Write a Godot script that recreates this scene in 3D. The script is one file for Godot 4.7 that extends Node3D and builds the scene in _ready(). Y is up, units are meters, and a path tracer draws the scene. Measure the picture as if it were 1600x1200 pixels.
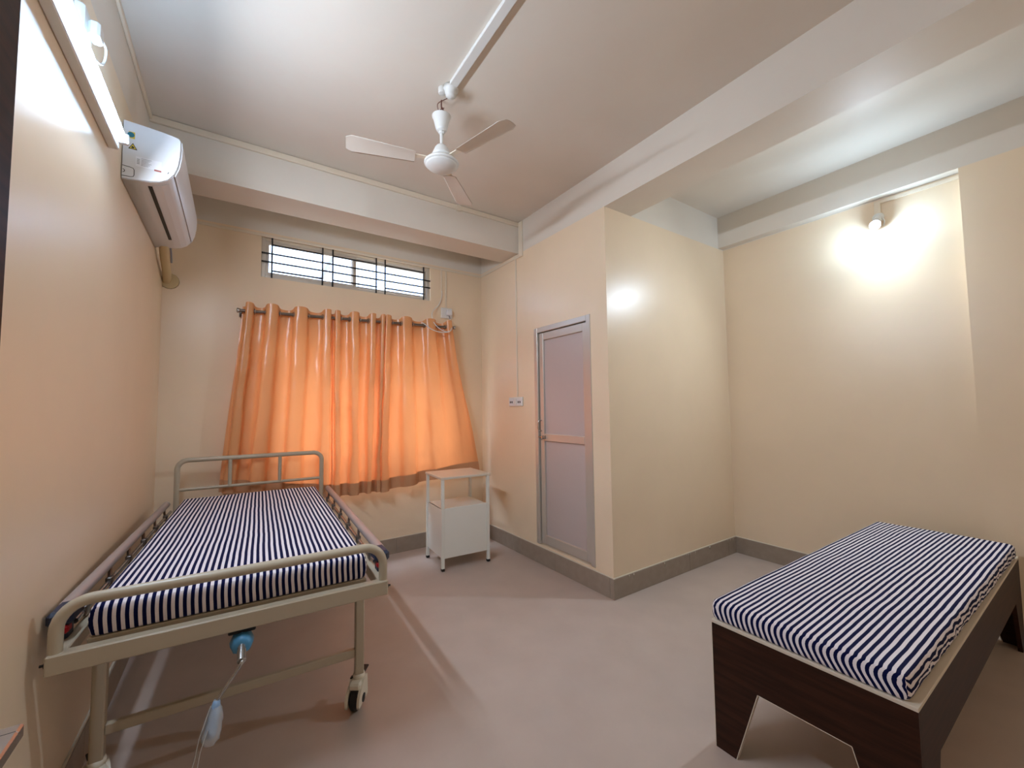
extends Node3D

# ---------------------------------------------------------------- mesh helpers
class MB:
	var v := PackedVector3Array()
	var n := PackedVector3Array()
	var uv := PackedVector2Array()
	var ix := PackedInt32Array()
	var xf := Transform3D()

	# one closed or open shell; triangles counter-clockwise from outside, turned round when the shell is inside out
	func shell(pv: PackedVector3Array, pu: PackedVector2Array, t: PackedInt32Array, closed := true) -> void:
		var c := Vector3.ZERO
		for p in pv: c += p
		c /= maxf(1.0, pv.size())
		var vol := 0.0
		var nn := PackedVector3Array()
		nn.resize(pv.size())
		for i in range(0, t.size(), 3):
			var a := pv[t[i]] - c
			var b := pv[t[i + 1]] - c
			var d := pv[t[i + 2]] - c
			vol += a.dot(b.cross(d))
			var f := (b - a).cross(d - a)
			nn[t[i]] += f
			nn[t[i + 1]] += f
			nn[t[i + 2]] += f
		var flip := closed and vol < 0.0
		var at := v.size()
		for i in pv.size():
			v.append(xf * pv[i])
			var q := (xf.basis * nn[i]).normalized()
			n.append(-q if flip else q)
			uv.append(pu[i] if i < pu.size() else Vector2.ZERO)
		for i in range(0, t.size(), 3):
			if flip:
				ix.append_array([at + t[i], at + t[i + 1], at + t[i + 2]])
			else:
				ix.append_array([at + t[i], at + t[i + 2], at + t[i + 1]])

	func box(a: Vector3, b: Vector3, ch := 0.0) -> void:
		var lo := Vector3(minf(a.x, b.x), minf(a.y, b.y), minf(a.z, b.z))
		var hi := Vector3(maxf(a.x, b.x), maxf(a.y, b.y), maxf(a.z, b.z))
		var m := (lo + hi) / 2.0
		var h := (hi - lo) / 2.0
		ch = minf(ch, minf(h.x, minf(h.y, h.z)) * 0.49)
		var pv := PackedVector3Array()
		var t := PackedInt32Array()
		var face := func(q: Array):
			var k := pv.size()
			var mid := Vector3.ZERO
			for p in q: mid += p
			mid /= q.size()
			var nor: Vector3 = (q[1] - q[0]).cross(q[2] - q[0])
			for p in q: pv.append(p + m)
			for i in range(1, q.size() - 1):
				if nor.dot(mid) >= 0.0:
					t.append_array([k, k + i, k + i + 1])
				else:
					t.append_array([k, k + i + 1, k + i])
		for ax in 3:
			var b1 := (ax + 1) % 3
			var b2 := (ax + 2) % 3
			for s in [-1.0, 1.0]:
				var q := []
				for w in [[-1, -1], [1, -1], [1, 1], [-1, 1]]:
					var p := Vector3()
					p[ax] = s * h[ax]
					p[b1] = w[0] * (h[b1] - ch)
					p[b2] = w[1] * (h[b2] - ch)
					q.append(p)
				face.call(q)
		if ch > 0.0:
			for ax in 3:
				var b1 := (ax + 1) % 3
				var b2 := (ax + 2) % 3
				for s1 in [-1.0, 1.0]:
					for s2 in [-1.0, 1.0]:
						var q := []
						for w in [[-1, 0], [1, 0], [1, 1], [-1, 1]]:
							var p := Vector3()
							p[ax] = w[0] * (h[ax] - ch)
							p[b1] = s1 * (h[b1] - (ch if w[1] == 1 else 0.0))
							p[b2] = s2 * (h[b2] - (0.0 if w[1] == 1 else ch))
							q.append(p)
						face.call(q)
			for sx in [-1.0, 1.0]:
				for sy in [-1.0, 1.0]:
					for sz in [-1.0, 1.0]:
						face.call([Vector3(sx * h.x, sy * (h.y - ch), sz * (h.z - ch)), Vector3(sx * (h.x - ch), sy * h.y, sz * (h.z - ch)), Vector3(sx * (h.x - ch), sy * (h.y - ch), sz * h.z)])
		shell(pv, PackedVector2Array(), t)

	# rows of points; wraps where told
	func grid(rows: Array, wrap_u := false, wrap_v := false, closed := true, uvs := []) -> void:
		var pv := PackedVector3Array()
		var pu := PackedVector2Array()
		var t := PackedInt32Array()
		var w: int = rows[0].size()
		for r in rows.size():
			for c in w:
				pv.append(rows[r][c])
				if uvs.size(): pu.append(uvs[r][c])
		var nr := rows.size() if wrap_v else rows.size() - 1
		var nc := w if wrap_u else w - 1
		for r in nr:
			var r2 := (r + 1) % rows.size()
			for c in nc:
				var c2 := (c + 1) % w
				var a := r * w + c
				var b := r * w + c2
				var d := r2 * w + c2
				var e := r2 * w + c
				if pv[a].distance_squared_to(pv[e]) < 1e-12 and pv[b].distance_squared_to(pv[d]) < 1e-12: continue
				if pv[a].distance_squared_to(pv[b]) > 1e-12: t.append_array([a, b, d])
				if pv[d].distance_squared_to(pv[e]) > 1e-12: t.append_array([a, d, e])
		shell(pv, pu, t, closed)

	func tube(path: Array, r: float, sides := 12, capped := true, ry := -1.0) -> void:
		var rows := []
		var up := Vector3.UP
		var t0: Vector3 = (path[1] - path[0]).normalized()
		if absf(t0.dot(up)) > 0.9: up = Vector3.RIGHT
		var nx := up.cross(t0).normalized()
		var ns := path.size()
		for i in ns:
			var d: Vector3
			if i == 0: d = path[1] - path[0]
			elif i == ns - 1: d = path[i] - path[i - 1]
			else: d = (path[i + 1] - path[i]).normalized() + (path[i] - path[i - 1]).normalized()
			d = d.normalized()
			nx = (nx - d * nx.dot(d)).normalized()
			var ny := d.cross(nx)
			var ring := PackedVector3Array()
			for k in sides:
				var a := TAU * k / sides
				ring.append(path[i] + nx * cos(a) * r + ny * sin(a) * (r if ry < 0 else ry))
			if capped and i == 0:
				var cc := PackedVector3Array()
				for k in sides: cc.append(path[0])
				rows.append(cc); rows.append(ring)
			rows.append(ring)
			if capped and i == ns - 1:
				rows.append(ring)
				var cc2 := PackedVector3Array()
				for k in sides: cc2.append(path[i])
				rows.append(cc2)
		grid(rows, true, false)

	# profile of Vector2(radius, height); a point given twice makes a crease
	func lathe(prof: Array, segs := 24) -> void:
		var rows := []
		for p in prof:
			var ring := PackedVector3Array()
			for k in segs:
				var a := TAU * k / segs
				ring.append(Vector3(cos(a) * p.x, p.y, sin(a) * p.x))
			rows.append(ring)
		grid(rows, true, false)

	# polygon in x,y pulled along z
	func prism(poly: PackedVector2Array, z0: float, z1: float, soft := false) -> void:
		var pv := PackedVector3Array()
		var t := PackedInt32Array()
		var tri := Geometry2D.triangulate_polygon(poly)
		var k := poly.size()
		var area := 0.0
		for i in k:
			var a := poly[i]
			var b := poly[(i + 1) % k]
			area += a.x * b.y - b.x * a.y
		for i in k: pv.append(Vector3(poly[i].x, poly[i].y, z1))
		for i in k: pv.append(Vector3(poly[i].x, poly[i].y, z0))
		for i in range(0, tri.size(), 3):
			var a := poly[tri[i]]
			var b := poly[tri[i + 1]]
			var c := poly[tri[i + 2]]
			if (b - a).cross(c - a) > 0.0:
				t.append_array([tri[i], tri[i + 1], tri[i + 2], k + tri[i], k + tri[i + 2], k + tri[i + 1]])
			else:
				t.append_array([tri[i], tri[i + 2], tri[i + 1], k + tri[i], k + tri[i + 1], k + tri[i + 2]])
		var base := pv.size()
		if soft:
			for i in k:
				pv.append(Vector3(poly[i].x, poly[i].y, z0)); pv.append(Vector3(poly[i].x, poly[i].y, z1))
		for i in k:
			var j := (i + 1) % k
			var a0: int; var a1: int; var b0: int; var b1: int
			if soft:
				a0 = base + i * 2; a1 = a0 + 1; b0 = base + j * 2; b1 = b0 + 1
			else:
				a0 = pv.size(); a1 = a0 + 1; b0 = a0 + 2; b1 = a0 + 3
				pv.append(Vector3(poly[i].x, poly[i].y, z0)); pv.append(Vector3(poly[i].x, poly[i].y, z1))
				pv.append(Vector3(poly[j].x, poly[j].y, z0)); pv.append(Vector3(poly[j].x, poly[j].y, z1))
			if area > 0.0: t.append_array([a0, b0, b1, a0, b1, a1])
			else: t.append_array([a0, b1, b0, a0, a1, b1])
		shell(pv, PackedVector2Array(), t)

	func into(mesh: ArrayMesh, m: Material) -> void:
		var a := []
		a.resize(Mesh.ARRAY_MAX)
		a[Mesh.ARRAY_VERTEX] = v
		a[Mesh.ARRAY_NORMAL] = n
		a[Mesh.ARRAY_TEX_UV] = uv
		a[Mesh.ARRAY_INDEX] = ix
		mesh.add_surface_from_arrays(Mesh.PRIMITIVE_TRIANGLES, a)
		mesh.surface_set_material(mesh.get_surface_count() - 1, m)

var used := {}

func numbered(called: String) -> String:
	var k: int = used.get(called, 0)
	used[called] = k + 1
	return called if k == 0 else "%s_%03d" % [called, k]

func put(called: String, b: MB, m: Material, parent: Node3D = null) -> MeshInstance3D:
	return put2(called, [[b, m]], parent)

func put2(called: String, list: Array, parent: Node3D = null) -> MeshInstance3D:
	var mesh := ArrayMesh.new()
	for e in list: e[0].into(mesh, e[1])
	var o := MeshInstance3D.new()
	o.mesh = mesh
	if parent == null:
		o.name = numbered(called)
		add_child(o, true)
	else:
		var k := 0
		for c in parent.get_children():
			if c.get_meta("kindname", "") == called: k += 1
		o.name = called if k == 0 else "%s_%03d" % [called, k]
		o.set_meta("kindname", called)
		parent.add_child(o, true)
	return o

func thing(called: String, label: String, category: String, at := Vector3.ZERO, turn := 0.0, group := "") -> Node3D:
	var o := Node3D.new()
	o.name = numbered(called)
	add_child(o, true)
	o.position = at
	o.rotation.y = turn
	return tag(o, label, category, group)

func tag(o: Node3D, label: String, category: String, group := "") -> Node3D:
	o.set_meta("label", label)
	o.set_meta("category", category)
	if group != "": o.set_meta("group", group)
	return o

func structure(o: Node3D, label: String, category: String) -> Node3D:
	o.set_meta("kind", "structure")
	return tag(o, label, category)

func mat(c: Color, rough := 0.6, metal := 0.0, spec := 0.5) -> StandardMaterial3D:
	var m := StandardMaterial3D.new()
	m.albedo_color = c
	m.roughness = rough
	m.metallic = metal
	m.metallic_specular = spec
	return m

func noise_tex(freq: float, lo: Color, hi: Color, sd: int, oct := 4, side := 512, kind := FastNoiseLite.TYPE_SIMPLEX_SMOOTH) -> NoiseTexture2D:
	var f := FastNoiseLite.new()
	f.seed = sd
	f.frequency = freq
	f.fractal_octaves = oct
	f.noise_type = kind
	var g := Gradient.new()
	g.set_color(0, lo)
	g.set_color(1, hi)
	var t := NoiseTexture2D.new()
	t.width = side
	t.height = side
	t.seamless = true
	t.noise = f
	t.color_ramp = g
	return t

func arc(c: Vector3, u: Vector3, w: Vector3, a0: float, a1: float, steps: int) -> Array:
	var out := []
	for i in steps + 1:
		var a := a0 + (a1 - a0) * i / steps
		out.append(c + u * cos(a) + w * sin(a))
	return out

func smooth_path(pts: Array, per := 8) -> Array:
	var c := Curve3D.new()
	for i in pts.size():
		var d := Vector3.ZERO
		if i > 0 and i < pts.size() - 1: d = (pts[i + 1] - pts[i - 1]) / 6.0
		c.add_point(pts[i], -d, d)
	var out := []
	for i in pts.size() - 1:
		for k in per: out.append(c.sample(i, float(k) / per))
	out.append(pts[pts.size() - 1])
	return out

var M := {}
const X2 := 2.698
const X3 := 4.324
const XB := 4.242
const H := 3.134
const YB := 2.832
const ZP := 1.834

func _ready() -> void:
	# ------------------------------------------------------------ camera, sky, large lights, exposure
	var cam := Camera3D.new()
	cam.name = "camera"
	cam.fov = rad_to_deg(2.0 * atan(600.0 / 641.1643))
	cam.position = Vector3(0.4627, 1.35, 3.8945)
	cam.rotation_order = EULER_ORDER_YXZ
	cam.rotation = Vector3(0.0581, -0.5941, -0.0123)
	cam.near = 0.02
	add_child(cam)
	cam.current = true

	var env := Environment.new()
	var sky := Sky.new()
	var sm := ProceduralSkyMaterial.new()
	sm.sky_top_color = Color(0.66, 0.79, 1.0)
	sm.sky_horizon_color = Color(0.84, 0.91, 1.0)
	sm.ground_bottom_color = Color(0.55, 0.53, 0.5)
	sm.ground_horizon_color = Color(0.8, 0.8, 0.8)
	sm.sky_energy_multiplier = 1.0
	sky.sky_material = sm
	env.background_mode = Environment.BG_SKY
	env.sky = sky
	env.background_energy_multiplier = 5.2
	env.tonemap_mode = Environment.TONE_MAPPER_LINEAR
	env.tonemap_exposure = 1.22
	env.sdfgi_enabled = true
	env.ssao_enabled = true
	env.ssil_enabled = true
	var we := WorldEnvironment.new()
	we.name = "environment"
	we.environment = env
	add_child(we)

	# hazy daylight falling steeply on the window side
	var sun := DirectionalLight3D.new()
	sun.name = "hazy_sun"
	sun.light_color = Color(0.84, 0.92, 1.0)
	sun.light_energy = 6.5
	sun.light_angular_distance = 45.0
	sun.sky_mode = DirectionalLight3D.SKY_MODE_LIGHT_ONLY
	sun.shadow_enabled = true
	add_child(sun)
	sun.look_at_from_position(Vector3.ZERO, Vector3(0.34, -0.84, 0.42), Vector3.UP)

	materials()
	shell_of_room()
	openings()
	raceways()
	air_conditioner()
	tube_lamp()
	wall_bulb()
	ceiling_fan()
	curtains()
	patient_bed()
	bench()
	locker()
	sockets()
	entrance_leaf()

func materials() -> void:
	var fine := noise_tex(0.02, Color(0, 0, 0), Color(1, 1, 1), 3, 5)
	var cream := mat(Color(1, 1, 1), 0.32, 0.0, 0.45)
	cream.albedo_texture = noise_tex(0.006, Color(0.93, 0.835, 0.715), Color(0.95, 0.855, 0.735), 5, 4)
	cream.uv1_triplanar = true
	cream.uv1_world_triplanar = true
	cream.uv1_scale = Vector3.ONE * 0.45
	cream.heightmap_enabled = false
	M.cream = cream
	var white := mat(Color(1, 1, 1), 0.5, 0.0, 0.35)
	white.albedo_texture = noise_tex(0.006, Color(0.885, 0.84, 0.785), Color(0.905, 0.86, 0.805), 9, 4)
	white.uv1_triplanar = true
	white.uv1_world_triplanar = true
	white.uv1_scale = Vector3.ONE * 0.45
	M.white = white
	for m in [cream, white]:
		m.heightmap_enabled = true
		m.heightmap_texture = fine
		m.heightmap_scale = 0.03
	var fl := mat(Color(1, 1, 1), 0.36, 0.0, 0.45)
	fl.albedo_texture = noise_tex(0.01, Color(0.73, 0.655, 0.605), Color(0.765, 0.69, 0.64), 11, 5)
	fl.uv1_triplanar = true
	fl.uv1_world_triplanar = true
	fl.uv1_scale = Vector3.ONE * 0.6
	M.floor = fl
	var tile := mat(Color(1, 1, 1), 0.4)
	tile.albedo_texture = noise_tex(0.02, Color(0.59, 0.525, 0.465), Color(0.64, 0.575, 0.51), 13, 4)
	tile.uv1_triplanar = true
	tile.uv1_world_triplanar = true
	tile.uv1_scale = Vector3(1.0, 1.0, 1.0)
	M.tile = tile
	M.grout = mat(Color(0.85, 0.80, 0.72), 0.8)
	M.plastic = mat(Color(0.90, 0.89, 0.87), 0.35)
	M.race = mat(Color(0.91, 0.845, 0.755), 0.45)
	M.acwhite = mat(Color(0.89, 0.89, 0.90), 0.3)
	M.black = mat(Color(0.02, 0.02, 0.022), 0.5)
	M.fanblade = mat(Color(0.87, 0.82, 0.765), 0.45)
	M.dark = mat(Color(0.08, 0.075, 0.07), 0.5)
	M.alu = mat(Color(0.82, 0.79, 0.75), 0.33, 0.5)
	M.acp = mat(Color(0.77, 0.71, 0.69), 0.36, 0.1)
	M.steel = mat(Color(0.72, 0.71, 0.70), 0.25, 0.9)
	M.rodsteel = mat(Color(0.50, 0.46, 0.43), 0.32, 0.8)
	M.bedpaint = mat(Color(0.73, 0.675, 0.585), 0.33)
	M.lockpaint = mat(Color(0.94, 0.93, 0.89), 0.25)
	M.locktop = mat(Color(0.88, 0.84, 0.77), 0.35)
	M.wrap = mat(Color(0.66, 0.60, 0.58), 0.35, 0.1)
	M.blue = mat(Color(0.30, 0.56, 0.72), 0.4)
	M.paleblue = mat(Color(0.55, 0.68, 0.82), 0.4)
	M.slate = mat(Color(0.16, 0.19, 0.27), 0.5)
	M.red = mat(Color(0.68, 0.07, 0.10), 0.45)
	M.caster = mat(Color(0.90, 0.86, 0.78), 0.4)
	M.yellow = mat(Color(0.88, 0.76, 0.25), 0.5)
	M.teal = mat(Color(0.16, 0.46, 0.52), 0.5)
	M.brick = mat(Color(0.68, 0.36, 0.33), 0.5)
	M.grey = mat(Color(0.55, 0.55, 0.58), 0.5)
	M.pipewrap = mat(Color(0.80, 0.71, 0.54), 0.6)
	M.wire = mat(Color(0.42, 0.25, 0.20), 0.5)
	M.glass = mat(Color(0.95, 0.97, 0.97, 0.06), 0.03, 0.0, 0.25)
	M.glass.transparency = BaseMaterial3D.TRANSPARENCY_ALPHA
	M.film = mat(Color(0.92, 0.94, 0.96, 0.38), 0.15)
	M.film.transparency = BaseMaterial3D.TRANSPARENCY_ALPHA
	M.film.cull_mode = BaseMaterial3D.CULL_DISABLED
	# dark walnut laminate
	var wood := mat(Color(1, 1, 1), 0.5, 0.0, 0.3)
	wood.albedo_texture = noise_tex(0.012, Color(0.15, 0.075, 0.042), Color(0.25, 0.135, 0.08), 21, 5)
	wood.uv1_triplanar = true
	wood.uv1_scale = Vector3(0.5, 7.0, 0.5)
	M.wood = wood
	M.edge = mat(Color(0.86, 0.80, 0.72), 0.5)
	# woven navy and white stripe: one period across
	var im := Image.create(128, 128, false, Image.FORMAT_RGB8)
	var rng := RandomNumberGenerator.new()
	rng.seed = 4
	for y in 128:
		for x in 128:
			var f: float = x / 128.0
			var k := smoothstep(0.23, 0.255, f) * (1.0 - smoothstep(0.735, 0.76, f))
			var c := Color(0.92, 0.88, 0.89).lerp(Color(0.05, 0.07, 0.235), k)
			var g := 1.0 + (rng.randf() - 0.5) * 0.10
			im.set_pixel(x, y, Color(c.r * g, c.g * g, c.b * g))
	var cloth := mat(Color(1, 1, 1), 0.85, 0.0, 0.2)
	cloth.albedo_texture = ImageTexture.create_from_image(im)
	cloth.rim_enabled = true
	cloth.rim = 0.05
	M.cloth = cloth
	var cur := mat(Color(0.90, 0.66, 0.44), 0.3, 0.0, 0.65)
	cur.backlight_enabled = true
	cur.backlight = Color(0.42, 0.128, 0.04).linear_to_srgb()
	cur.cull_mode = BaseMaterial3D.CULL_DISABLED
	M.curtain = cur
	var hem := mat(Color(0.80, 0.58, 0.42), 0.45, 0.0, 0.5)
	hem.cull_mode = BaseMaterial3D.CULL_DISABLED
	M.hem = hem
	M.glow = mat(Color(1, 1, 1), 0.4)
	M.glow.emission_enabled = true
	M.glow.emission = Color(0.66, 0.83, 1.0)
	M.glow.emission_energy_multiplier = 52.0
	M.bulbglow = mat(Color(1, 1, 1), 0.4)
	M.bulbglow.emission_enabled = true
	M.bulbglow.emission = Color(0.88, 0.94, 1.0)
	M.bulbglow.emission_energy_multiplier = 6.0

func wall(called: String, boxes: Array, label: String) -> void:
	var lo := MB.new()
	var hi := MB.new()
	for b in boxes:
		var a: Vector3 = b[0]
		var c: Vector3 = b[1]
		if c.y <= YB + 0.001: lo.box(a, c)
		elif a.y >= YB - 0.001: hi.box(a, c)
		else:
			lo.box(a, Vector3(c.x, YB, c.z))
			hi.box(Vector3(a.x, YB, a.z), c)
	var list := []
	if lo.v.size(): list.append([lo, M.cream])
	if hi.v.size(): list.append([hi, M.white])
	structure(put2(called, list), label, "wall")

func shell_of_room() -> void:
	var b := MB.new()
	b.box(Vector3(-0.2, -0.2, -0.2), Vector3(4.6, 0, 4.8))
	structure(put("floor", b, M.floor), "smooth taupe floor of the room without visible joints", "floor")
	b = MB.new()
	b.box(Vector3(-0.2, H, -0.2), Vector3(4.6, H + 0.2, 4.8))
	structure(put("ceiling", b, M.white), "flat off-white ceiling carrying the fan", "ceiling")
	wall("wall_left", [[Vector3(-0.2, 0, -0.2), Vector3(0, H, 4.8)]], "long cream wall behind the air conditioner and tube light")
	# back wall with a shallow high opening and a window opening
	var x0 := 0.617
	var x1 := 2.10
	wall("wall_back", [
		[Vector3(0, 0, -0.2), Vector3(x0, H, 0)], [Vector3(2.36, 0, -0.2), Vector3(4.6, H, 0)],
		[Vector3(x0, 0, -0.2), Vector3(2.36, 0.78, 0)], [Vector3(x0, 1.97, -0.2), Vector3(2.36, 2.453, 0)], [Vector3(x1, 2.453, -0.2), Vector3(2.36, H, 0)],
		[Vector3(x0, 2.80, -0.2), Vector3(x1, H, 0)]], "cream wall holding the barred high window and the orange curtains")
	var z0 := 0.955
	var z1 := 1.662
	wall("wall_right", [
		[Vector3(X2, 0, 0), Vector3(X2 + 0.14, H, z0)], [Vector3(X2, 0, z1), Vector3(X2 + 0.14, H, 1.69)],
		[Vector3(X2, 0, z0), Vector3(X2 + 0.14, 0.16, z1)], [Vector3(X2, 2.06, z0), Vector3(X2 + 0.14, H, z1)]],
		"cream wall around the aluminium toilet door")
	wall("wall_alcove", [[Vector3(X2, 0, 1.69), Vector3(X3, H, ZP)]], "plain cream wall between the door corner and the lit wall")
	wall("wall_far", [[Vector3(X3, 0, 1.69), Vector3(X3 + 0.25, H, 4.8)]], "cream wall lit by the round bulb")
	wall("wall_front", [[Vector3(0, 0, 4.6), Vector3(X3, H, 4.8)]], "plain cream wall of the room facing the curtains")
	b = MB.new()
	b.box(Vector3(0, YB, 0.436), Vector3(X2, H, 0.724))
	structure(put("trim_1", b, M.white), "off-white ceiling beam above the high window", "beam")
	b = MB.new()
	b.box(Vector3(X2, YB, ZP), Vector3(2.994, H, 4.6))
	structure(put("trim_2", b, M.white), "off-white ceiling beam between main room and alcove", "beam")
	b = MB.new()
	b.box(Vector3(XB, YB + 0.006, ZP), Vector3(X3, H, 4.6))
	structure(put("trim_3", b, M.white), "shallow off-white beam along the top of the lit wall", "beam")
	b = MB.new()
	b.box(Vector3(XB, 0, 3.397), Vector3(X3, YB + 0.006, 4.6))
	structure(put("trim_4", b, M.cream), "flat cream pier ending the lit wall", "pier")
	# tiled skirting: pale bedding strip, a tile every 60 cm
	skirting("baseboard_back", Vector3(0.0, 0, 0), Vector3(1, 0, 0), Vector3(0, 0, 1), X2, 0.55, "grey tile skirting below the orange curtains")
	skirting("baseboard_right", Vector3(X2, 0, 0), Vector3(0, 0, 1), Vector3(-1, 0, 0), ZP + 0.012, 0.607, "grey tile skirting below the toilet door")
	skirting("baseboard_alcove", Vector3(X2 - 0.012, 0, ZP), Vector3(1, 0, 0), Vector3(0, 0, 1), X3 - X2 + 0.012, 0.9, "grey tile skirting with paint drips in the alcove corner")
	skirting("baseboard_far", Vector3(X3, 0, ZP), Vector3(0, 0, 1), Vector3(-1, 0, 0), 3.397 - ZP, 0.6, "grey tile skirting behind the couch")
	skirting("baseboard_left", Vector3(0, 0, 0), Vector3(0, 0, 1), Vector3(1, 0, 0), 4.6, 0.4, "grey tile skirting beside the patient bed")

func skirting(called: String, at: Vector3, along: Vector3, out: Vector3, length: float, first: float, label: String) -> void:
	var b := MB.new()
	b.box(Vector3.ZERO, along * length + out * 0.009 + Vector3.UP * 0.147, 0.002)
	var o := put(called, b, M.grout)
	o.position = at
	structure(o, label, "skirting")
	var s := 0.0
	var e := first
	while s < length - 0.01:
		e = minf(e, length)
		var t := MB.new()
		t.box(along * (s + 0.001) + out * 0.002, along * (e - 0.001) + out * 0.0125 + Vector3.UP * 0.142, 0.0015)
		put("tile", t, M.tile, o)
		s = e
		e += 0.6
	# whitewash runs left on the tiles
	if called == "baseboard_alcove":
		var rng := RandomNumberGenerator.new()
		rng.seed = 7
		for x in [0.16, 0.21, 0.57, 0.86, 0.885, 0.91, 0.98, 1.19, 1.2, 1.49, 1.53, 1.575]:
			var h := 0.012 + rng.randf() * 0.03
			var d := MB.new()
			d.xf = Transform3D(Basis(), Vector3(x, 0.139 - h / 2.0, 0.0125))
			d.xf.basis = Basis.from_scale(Vector3(0.004 + rng.randf() * 0.006, h, 0.0012))
			d.lathe([Vector2(0, -0.5), Vector2(0.25, -0.4), Vector2(0.42, 0), Vector2(0.5, 0.4), Vector2(0, 0.5)], 8)
			put("paint_drip", d, M.grout, o)

func frame_ring(b: MB, x0: float, x1: float, y0: float, y1: float, z0: float, z1: float, w: float, ch := 0.003) -> void:
	b.box(Vector3(x0, y0, z0), Vector3(x0 + w, y1, z1), ch)
	b.box(Vector3(x1 - w, y0, z0), Vector3(x1, y1, z1), ch)
	b.box(Vector3(x0 + w, y0, z0), Vector3(x1 - w, y0 + w, z1), ch)
	b.box(Vector3(x0 + w, y1 - w, z0), Vector3(x1 - w, y1, z1), ch)

func openings() -> void:
	# high window
	var win := thing("window_1", "shallow high sliding window behind black bars", "window", Vector3(0.617, 2.453, 0))
	win.set_meta("kind", "structure")
	var w := 1.483
	var h := 0.347
	var b := MB.new()
	frame_ring(b, 0, w, 0, h, -0.085, -0.03, 0.03)
	put("frame", b, M.alu, win)
	for s in [[0.026, w / 2 + 0.018, -0.058], [w / 2 - 0.02, w - 0.026, -0.081]]:
		b = MB.new()
		frame_ring(b, s[0], s[1], 0.026, h - 0.026, s[2], s[2] + 0.022, 0.03, 0.002)
		var sash := put("sash", b, M.alu, win)
		b = MB.new()
		b.box(Vector3(s[0] + 0.025, 0.05, s[2] + 0.009), Vector3(s[1] - 0.03, h - 0.05, s[2] + 0.013))
		put("pane", b, M.glass, sash)
	var bar := func(to: Node3D, p: Vector3, q: Vector3):
		var t := MB.new()
		t.box(p - Vector3(0.006, 0.006, 0.005), q + Vector3(0.006, 0.006, 0.005), 0.0015)
		put("grille_bar", t, M.dark, to)
	for x in [0.077, 0.467, 0.552, 0.939, 1.024, 1.416]:
		bar.call(win, Vector3(x, 0, -0.02), Vector3(x, h, -0.02))
	for y in [0.208, 0.136]:
		bar.call(win, Vector3(0, y, -0.011), Vector3(w, y, -0.011))
	for s in [[0.077, 0.467], [0.552, 0.939], [1.024, 1.416]]:
		for y in [0.064, 0.284]:
			bar.call(win, Vector3(s[0], y, -0.011), Vector3(s[1], y, -0.011))
	# window behind the curtains
	win = thing("window_2", "barred window hidden behind the orange curtains", "window", Vector3(0.617, 0.78, 0))
	w = 1.743
	win.set_meta("kind", "structure")
	h = 1.19
	b = MB.new()
	frame_ring(b, 0, w, 0, h, -0.14, -0.06, 0.04)
	put("frame", b, M.alu, win)
	for s in [[0.04, w / 2 + 0.02, -0.10], [w / 2 - 0.02, w - 0.04, -0.125]]:
		b = MB.new()
		frame_ring(b, s[0], s[1], 0.04, h - 0.04, s[2], s[2] + 0.022, 0.04, 0.002)
		var sash := put("sash", b, M.alu, win)
		b = MB.new()
		b.box(Vector3(s[0] + 0.035, 0.075, s[2] + 0.009), Vector3(s[1] - 0.035, h - 0.075, s[2] + 0.013))
		put("pane", b, M.glass, sash)
	for y in [0.12, 0.24, 0.36, 0.48, 0.60, 0.72, 0.84, 0.96]:
		bar.call(win, Vector3(0, y, -0.011), Vector3(w, y, -0.011))
	for x in [0.36, 0.72, 1.08, 1.44]:
		bar.call(win, Vector3(x, 0, -0.02), Vector3(x, h, -0.02))
	# what shows outside the high window: a leaning pipe and thin drop wires standing on the ground
	var o := MB.new()
	o.box(Vector3(-3, -0.4, -6), Vector3(7, -0.2, -0.2))
	structure(put("outside_ground", o, M.grout), "pale ground outside below the windows", "ground")
	o = MB.new()
	o.tube([Vector3(0.0, -0.2, -1.6), Vector3(1.86, 4.3, -1.6)], 0.028, 10)
	tag(put("outside_pipe", o, M.grey), "grey pipe leaning outside the high window", "pipe")
	for e in [[1.42, "thin wire outside the high window, next to the leaning pipe"], [1.72, "thin wire outside the high window, left one of the close pair"], [1.77, "thin wire outside the high window, right one of the close pair"]]:
		var x: float = e[0]
		o = MB.new()
		o.tube(smooth_path([Vector3(x, -0.2, -1.7), Vector3(x + 0.02, 2.6, -1.7), Vector3(x - 0.02, 4.4, -1.7)], 6), 0.007, 6)
		tag(put("outside_wire", o, M.grey), e[1], "wire", "wires outside the high window")
	# aluminium toilet door
	var d := thing("door_1", "closed aluminium toilet door with two mauve-grey panels", "door", Vector3(X2, 0.166, 0.955))
	d.set_meta("kind", "structure")
	var dw := 0.707
	var dh := 1.894
	b = MB.new()
	b.box(Vector3(-0.006, 0, 0), Vector3(0.06, dh, 0.045), 0.003)
	b.box(Vector3(-0.006, 0, dw - 0.045), Vector3(0.06, dh, dw), 0.003)
	b.box(Vector3(-0.006, dh - 0.045, 0.045), Vector3(0.06, dh, dw - 0.045), 0.003)
	put("frame", b, M.alu, d)
	b = MB.new()
	var s0 := 0.052
	var s1 := dw - 0.047
	b.box(Vector3(0.012, 0.008, s0), Vector3(0.05, dh - 0.05, s0 + 0.055), 0.003)
	b.box(Vector3(0.012, 0.008, s1 - 0.055), Vector3(0.05, dh - 0.05, s1), 0.003)
	b.box(Vector3(0.012, 0.008, s0 + 0.055), Vector3(0.05, 0.085, s1 - 0.055), 0.003)
	b.box(Vector3(0.012, dh - 0.115, s0 + 0.055), Vector3(0.05, dh - 0.05, s1 - 0.055), 0.003)
	b.box(Vector3(0.012, 0.893, s0 + 0.055), Vector3(0.05, 0.955, s1 - 0.055), 0.003)
	var leaf := put("door_leaf", b, M.alu, d)
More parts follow.
